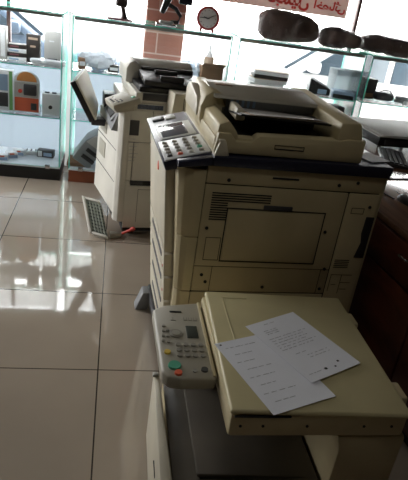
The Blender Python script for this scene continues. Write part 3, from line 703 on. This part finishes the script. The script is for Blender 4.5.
# rear block
G().hexa([(.585, .02, 1.04), (.700, .02, 1.04), (.700, .60, 1.04), (.585, .60, 1.04), (.592, .02, 1.130), (.670, .02, 1.135), (.670, .60, 1.148), (.592, .60, 1.145)], 'cream', .010).build('feeder_rear_block', Q)
# head with top cover and paper slot
G().prism([(.29, 1.05), (.29, 1.10), (.31, 1.132), (.45, 1.145), (.56, 1.135), (.60, 1.10), (.60, 1.04)], 'x', .20, .62, 'cream', .008).build('feeder_head', Q)
hd = G().prism([(.26, 1.128), (.27, 1.140), (.44, 1.156), (.55, 1.148), (.55, 1.135), (.30, 1.125)], 'x', .18, .60, 'panelgrey', .004).build('feeder_top_cover', Q)
G().box(.21, .28, .40, .45, 1.150, 1.1565, 'tan', .001).build('warning_label', hd)
G().box(.235, .60, .283, .295, 1.095, 1.130, 'greyplastic', .002).build('feeder_inlet', Q)
g = G()
for k in range(5): g.box(.25+.022*k, .260+.022*k, .280, .286, 1.10, 1.126, 'bluecard')
g.build('roller_marks', Q)
G().box(.22, .61, .07, .30, 1.038, 1.048, 'black', .003).build('output_tray', Q)
G().box(.22, .61, .24, .29, 1.046, 1.094, 'black', .003).build('output_slot', Q)
# input paper tray, tilted up towards the near side
it = G().hexa([(.235, .060, 1.112), (.575, .060, 1.106), (.575, .28, 1.074), (.235, .28, 1.080), (.235, .060, 1.120), (.575, .060, 1.114), (.575, .28, 1.082), (.235, .28, 1.088)], 'black', .003).build('input_tray', Q)
G().hexa([(.235, .13, 1.08), (.275, .13, 1.08), (.275, .26, 1.085), (.235, .26, 1.085), (.24, .14, 1.125), (.27, .14, 1.12), (.27, .25, 1.122), (.24, .25, 1.128)], 'cream_light', .008).build('tray_guide', it)
for k in range(3):
    zz = .0035*k; xo = .012*k
    q = [(.25+xo, .045-.012*k, 1.1215+zz), (.56-xo, .055, 1.1165+zz), (.56-xo, .275, 1.083+zz), (.25+xo, .275, 1.089+zz)]
    G().hexa(q+[(x, y, z+.0016) for x, y, z in q], ('greycard', 'tan', 'greycard')[k]).build('sheet', it)
# white slip of paper on the rear of the rim
G().box(-.045, .045, -.055, .055, 0, .0015, 'paper').build('paper_slip')
ps = bpy.data.objects['paper_slip']; ps.location = (.975, 1.90, .9945); ps.rotation_euler = (0, math.radians(-.7), math.radians(20))
tag(ps, 'white paper slip lying on the navy rim at copier rear', 'paper')

# ------------------------------------------------------------------ near copier
N = thing('small_copier', 'small yellowed copier in front with flat lid and two papers on it', 'copier', (.19, 1.0, 0))
def np_(name, m, *b, bev=.005, par=N): return G().box(*b, m, bev).build(name, par)
np_('lower_body', 'cream_side', .05, .65, .02, .57, .0, .225, bev=.008)
np_('lower_body', 'traygrey', .05, .46, .02, .57, .225, .262, bev=.006)
G().prism([(.035, .262), (.07, .27), (.11, .275), (.09, .23), (.04, .23)], 'y', .02, .47, 'traygrey', .005).build('front_ledge', N)
G().prism([(.10, .27), (.46, .235), (.46, .262), (.10, .285)], 'y', .06, .45, 'traygrey', .006).build('output_tray', N)
G().prism([(.47, .225), (.655, .225), (.655, .462), (.455, .462), (.47, .41)], 'y', .02, .58, 'cream_side', .008).build('rear_column', N)
np_('far_wall', 'cream_side', .06, .46, .50, .58, .22, .455, bev=.006)
np_('recess_back', 'gap', .10, .445, .485, .50, .25, .45, bev=0)
fdn = G().prism([(.0, .47), (-.006, .02), (.028, .02), (.018, .47)], 'z', .015, .30, 'cream_light', .005).build('front_door', N)
G().box(-.0068, .002, .12, .18, .20, .206, 'gap').build('slot', fdn)
G().box(-.004, .016, .445, .462, .298, .308, 'btn', .003).build('catch', fdn)
# scanner slab and lid
sl = np_('scanner_bed', 'cream', .150, .642, .02, .592, .462, .535, bev=.010)
G().box(.16, .31, .017, .022, .530, .534, 'gap').build('lid_gap', sl)
for x in (.18, .24, .36, .52, .60): G().cyl((x, .018, .500), (x, .024, .500), .004, .004, 'gap', 10).build('screw', sl)
lid = G().hexa([(.146, .02, .537), (.645, .005, .537), (.655, .60, .537), (.158, .60, .537), (.149, .02, .552), (.642, .008, .550), (.652, .597, .550), (.162, .597, .552)], 'lid', .007, seg=3).build('lid', N)
G().box(.212, .216, .13, .56, .5505, .5528, 'lid', .0006).box(.212, .30, .556, .56, .5505, .5528, 'lid', .0006).build('lid_rib', lid)
for y in (.12, .48): np_('lid_hinge', 'cream', .648, .672, y-.035, y+.035, .46, .54, bev=.006)
# control panel
pp = G().prism([(-.010, .215), (.008, .192), (.045, .184), (.145, .190), (.145, .585), (.012, .558), (-.020, .53)], 'z', .468, .512, 'panelgrey', .009, seg=3).build('control_panel', N)
PZ = .5125
def pk(name, x0, x1, y0, y1, m, h=.004, bev=.001): return G().box(x0, x1, y0, y1, PZ-.002, PZ+h, m, bev).build(name, pp)
pk('panel_edge', .134, .143, .195, .578, 'cream', .004)
pk('screen', .080, .116, .375, .438, 'lcd', .002)
pk('status_slot', .035, .075, .515, .523, 'black', .0015)
G().cyl((.045, .395, PZ-.002), (.045, .395, PZ+.003), .022, .021, 'btngrey', 24).build('dial_ring', pp)
G().cyl((.045, .395, PZ), (.045, .395, PZ+.005), .014, .013, 'panelgrey', 20).build('dial', pp)
for i in range(4):
    for j in range(3): G().cyl((.048+.023*i, .285+.026*j, PZ-.001), (.048+.023*i, .285+.026*j, PZ+.005), .0085, .0075, 'btngrey', 14).build('key', pp)
for k in range(4): G().cyl((.004+.002*k, .355+.026*k, PZ-.001), (.004+.002*k, .355+.026*k, PZ+.004), .006, .005, 'btngrey', 12).build('key', pp)
for k in range(3): G().cyl((.02, .35+.03*k, PZ-.001), (.02, .35+.03*k, PZ+.004), .006, .005, 'btngrey', 12).build('key', pp)
G().cyl((.012, .300, PZ-.001), (.012, .300, PZ+.005), .0105, .0095, 'yellow', 18).build('yellow_button', pp)
G().cyl((.028, .238, PZ-.001), (.028, .238, PZ+.006), .0195, .018, 'green', 24).build('start_button', pp)
G().cyl((.036, .206, PZ-.001), (.036, .206, PZ+.006), .0115, .0105, 'orange', 18).build('stop_button', pp)
G().cyl((.113, .222, PZ-.001), (.113, .222, PZ+.005), .011, .010, 'btndark', 18).build('power_button', pp)
G().cyl((.085, .217, PZ-.001), (.085, .217, PZ+.003), .008, .007, 'btngrey', 14).build('key', pp)
g = G()
for k in range(3): g.box(.078+.016*k, .089+.016*k, .470, .4715, PZ-.001, PZ+.0006, 'btngrey').box(.078+.016*k, .0795+.016*k, .470, .487, PZ-.001, PZ+.0006, 'btngrey').box(.0875+.016*k, .089+.016*k, .470, .487, PZ-.001, PZ+.0006, 'btngrey')
g.box(.035, .052, .468, .470, PZ-.001, PZ+.0006, 'btngrey').box(.042, .044, .468, .485, PZ-.001, PZ+.0006, 'btngrey'); g.build('panel_symbols', pp)

# two printed sheets on the lid
def sheet(label, corners, z, lines, seed, marks):
    """corners: far-left, far-right, near-right, near-left in world x,y"""
    rnd = random.Random(seed)
    c = [Vector((x, y, 0)) for x, y in corners]; o = sum(c, Vector())/4
    t = thing('printed_sheet', label, 'paper', (o.x, o.y, z))
    c = [p-o for p in c]
    n = 12; tb = bmesh.new(); grid = []
    P = lambda u, v: (c[0]*(1-u)+c[1]*u)*(1-v)+(c[3]*(1-u)+c[2]*u)*v
    H = lambda u, v: .0008+.0012*abs(math.sin(2.3*u+seed))*v
    for h in (0, .0006): grid.append([[tb.verts.new(P(i/n, j/n)+Vector((0, 0, H(i/n, j/n)+h))) for i in range(n+1)] for j in range(n+1)])
    for k in (0, 1):
        for j in range(n):
            for i in range(n): tb.faces.new((grid[k][j][i], grid[k][j][i+1], grid[k][j+1][i+1], grid[k][j+1][i]))
    for a in range(n):
        for (j0, i0, j1, i1) in ((0, a, 0, a+1), (n, a, n, a+1), (a, 0, a+1, 0), (a, n, a+1, n)):
            tb.faces.new((grid[0][j0][i0], grid[0][j1][i1], grid[1][j1][i1], grid[1][j0][i0]))
    bmesh.ops.recalc_face_normals(tb, faces=tb.faces[:])
    pg = G()._add(tb, 'paper')
    def quad(g, u0, u1, v0, v1, m):
        q = [P(u0, v0), P(u1, v0), P(u1, v1), P(u0, v1)]; z0 = H(u0, v0)+.0004; z1 = H((u0+u1)/2, (v0+v1)/2)+.0011
        g.hexa([p+Vector((0, 0, z0)) for p in q]+[p+Vector((0, 0, z1)) for p in q], m)
    for (v, a, b) in lines:
        u = a
        while u < b-.02:
            w = min(rnd.uniform(.03, .10), b-u); quad(pg, u, u+w, v, v+.006, 'ink'); u += w+rnd.uniform(.012, .05)
    for (u, v, s) in marks: quad(pg, u, u+s, v, v+s*.6, 'inkdark')
    pg.build('page', t)
    return t
LZ = .5525
sheet('lower white sheet on the copier lid, partly under the other sheet', [(.335, 1.290), (.528, 1.362), (.636, 1.072), (.443, 1.000)], LZ+.0012,
      [(.10+.11*k, .1+.06*(k % 2), .6-.1*(k % 3)) for k in range(8)], 3, [(.06, .03, .03)])
sheet('upper white printed sheet lying across the other sheet on the lid', [(.448, 1.381), (.632, 1.476), (.765, 1.212), (.581, 1.119)], LZ+.0048,
      [(.06, .3, .5)]+[(.16+.03*k, .18, .42) for k in range(3)]+[(.30+.04*k, .12, .85-.1*(k % 2)) for k in range(6)]+[(.60, .25, .45), (.66, .4, .8), (.70, .4, .8), (.90, .1, .4)], 5, [(.70, .86, .035), (.58, .91, .03), (.40, .89, .045)])

# ------------------------------------------------------------------ desk
DK = thing('wooden_desk', 'dark red wooden desk with polished top at the right frame edge', 'desk', (1.125, 1.85, 0), math.radians(5))
G().box(0, .85, -.95, 1.72, .722, .75, 'woodtop', .006).build('desk_top', DK)
G().box(.012, .032, -.93, 1.70, .06, .722, 'wood', .002).build('side_panel', DK)
G().box(.82, .84, -.93, 1.70, .0, .722, 'wood', .002).build('side_panel', DK)
G().box(.032, .82, 1.68, 1.70, .0, .722, 'wood', .002).build('end_panel', DK)
G().box(.032, .82, -.93, -.91, .0, .722, 'wood', .002).build('end_panel', DK)
G().box(.04, .83, -.92, 1.69, .0, .06, 'plinth_black').build('plinth', DK)
for k in range(4):
    y0 = -.92+k*.655
    d_ = G().box(-.004, .014, y0, y0+.645, .09, .55, 'wood', .004).build('door', DK)
    d_ = G().box(-.004, .014, y0, y0+.645, .56, .715, 'wood', .004).build('drawer', DK)
    G().tube([(-.003, y0+.10, .668), (-.022, y0+.105, .668), (-.022, y0+.155, .668), (-.003, y0+.16, .668)], .005, 'steel', 8).build('handle', d_)
Xd = lambda x, y, z: (x, y, z)
t = thing('keyboard', 'black computer keyboard on the desk behind the copier', 'keyboard', (1.575, 2.81, .75), math.radians(70))
G().prism([(-.075, 0), (.075, 0), (.075, .024), (-.075, .016)], 'x', -.17, .17, 'black', .004).build('keyboard_body', t)
for r in range(5):
    for k in range(13): G().box(-.160+k*.0246, -.139+k*.0246, -.064+r*.026, -.042+r*.026, .012, .024+r*.0016, 'keycap', .003).build('key', t)
t = thing('computer_mouse', 'glossy black mouse at the right frame edge on the desk', 'mouse', (1.31, 2.10, .75), math.radians(20))
G().ball((0, 0, .012), (.034, .058, .022), 'black', 16, .85).build('mouse_body', t)
G().ball((0, .030, .030), (.006, .012, .008), 'alu', 10).build('wheel', t)
tag(G().tube([(1.26, 2.14, .753), (1.22, 2.3, .753), (1.30, 2.42, .753), (1.45, 2.45, .753), (1.65, 2.50, .753), (1.80, 2.60, .753)], .004, 'black', 8).build('mouse_cable'),
    'black cable curving across the polished desk top behind the mouse', 'cable')
t = thing('flat_printer', 'black flat printer on the desk under the grey cardboard sheets', 'printer', (1.80, 3.28, .75), math.radians(5))
G().box(-.22, .26, -.19, .24, .006, .072, 'black', .012).build('housing', t)
G().box(-.18, .20, -.2, -.185, .02, .05, 'char', .004).build('paper_slot', t)
for x in (-.18, .22):
    for y in (-.15, .2): G().cyl((x, y, 0), (x, y, .01), .014, .014, 'gap', 10).build('foot', t)
for k, (dz, lab, m) in enumerate(((0, 'lower grey cardboard sheet on the black flat printer', 'greycard'), (.006, 'upper grey brown cardboard sheet on the black flat printer', 'greycard'))):
    o = tag(G().box(-.25, .29, -.22, .25, 0, .005, m, .001).build('cardboard_sheet'), lab, 'sheet', 'cardboard sheets on the flat printer')
    o.location = (1.80+.015*k, 3.27+.02*k, .8225+dz); o.rotation_euler = (0, 0, math.radians(5+4*k))

# ------------------------------------------------------------------ light and sky
w = bpy.data.worlds.new('overcast_sky'); scene.world = w; w.use_nodes = True
nt = w.node_tree; bg = nt.nodes['Background']
tc = nt.nodes.new('ShaderNodeTexCoord'); sp = nt.nodes.new('ShaderNodeSeparateXYZ'); r = nt.nodes.new('ShaderNodeValToRGB')
nt.links.new(tc.outputs['Generated'], sp.inputs[0]); nt.links.new(sp.outputs['Z'], r.inputs[0]); nt.links.new(r.outputs[0], bg.inputs['Color'])
r.color_ramp.elements[0].color = (1, .985, .96, 1); r.color_ramp.elements[1].color = (.95, .97, 1, 1)
bg.inputs['Strength'].default_value = 13
la = bpy.data.lights.new('window_portal', 'AREA'); la.shape = 'RECTANGLE'; la.size = XR-XL; la.size_y = 1.65; la.cycles.is_portal = True
lo = bpy.data.objects.new('window_portal', la); COL.objects.link(lo); lo.location = ((XL+XR)/2, YW+.06, .87); lo.rotation_euler = (math.radians(-90), 0, 0)
la2 = bpy.data.lights.new('window_portal', 'AREA'); la2.shape = 'RECTANGLE'; la2.size = 1.4; la2.size_y = 2.3; la2.cycles.is_portal = True
lo2 = bpy.data.objects.new('window_portal', la2); COL.objects.link(lo2); lo2.location = (XL-.11, 3.9, 1.26); lo2.rotation_euler = (math.radians(90), 0, math.radians(-90))

cl = bpy.data.lights.new('added_ceiling_fill', 'AREA'); cl.shape = 'RECTANGLE'; cl.size = 1.2; cl.size_y = .3; cl.energy = 5.5; cl.color = (1, .97, .90)  # weak fill light added under the ceiling to brighten the near copier, no fixture
clo = bpy.data.objects.new('added_ceiling_fill', cl); COL.objects.link(clo); clo.location = (.2, .8, ZC-.03)

# ------------------------------------------------------------------ camera
f, yaw, pitch, roll = 545, .198, .4338, .1485
cy, sy, cp_, sp_ = math.cos(yaw), math.sin(yaw), math.cos(pitch), math.sin(pitch)
fw = Vector((sy*cp_, cy*cp_, -sp_)); ri = Vector((cy, -sy, 0)); up = ri.cross(fw)
r2 = math.cos(roll)*ri+math.sin(roll)*up; u2 = -math.sin(roll)*ri+math.cos(roll)*up
cam = bpy.data.cameras.new('camera'); cam.sensor_fit = 'HORIZONTAL'; cam.sensor_width = 36; cam.lens = 36*f/408; cam.clip_start = .05
co = bpy.data.objects.new('camera', cam); COL.objects.link(co)
co.matrix_world = Matrix(((r2.x, u2.x, -fw.x, 0), (r2.y, u2.y, -fw.y, 0), (r2.z, u2.z, -fw.z, 1.5), (0, 0, 0, 1)))
scene.camera = co
vs = scene.view_settings; vs.view_transform = 'Standard'; vs.look = 'None'; vs.exposure = 0; vs.gamma = 1; vs.use_curve_mapping = False
scene.cycles.max_bounces = 12; scene.cycles.transparent_max_bounces = 24; scene.cycles.diffuse_bounces = 6
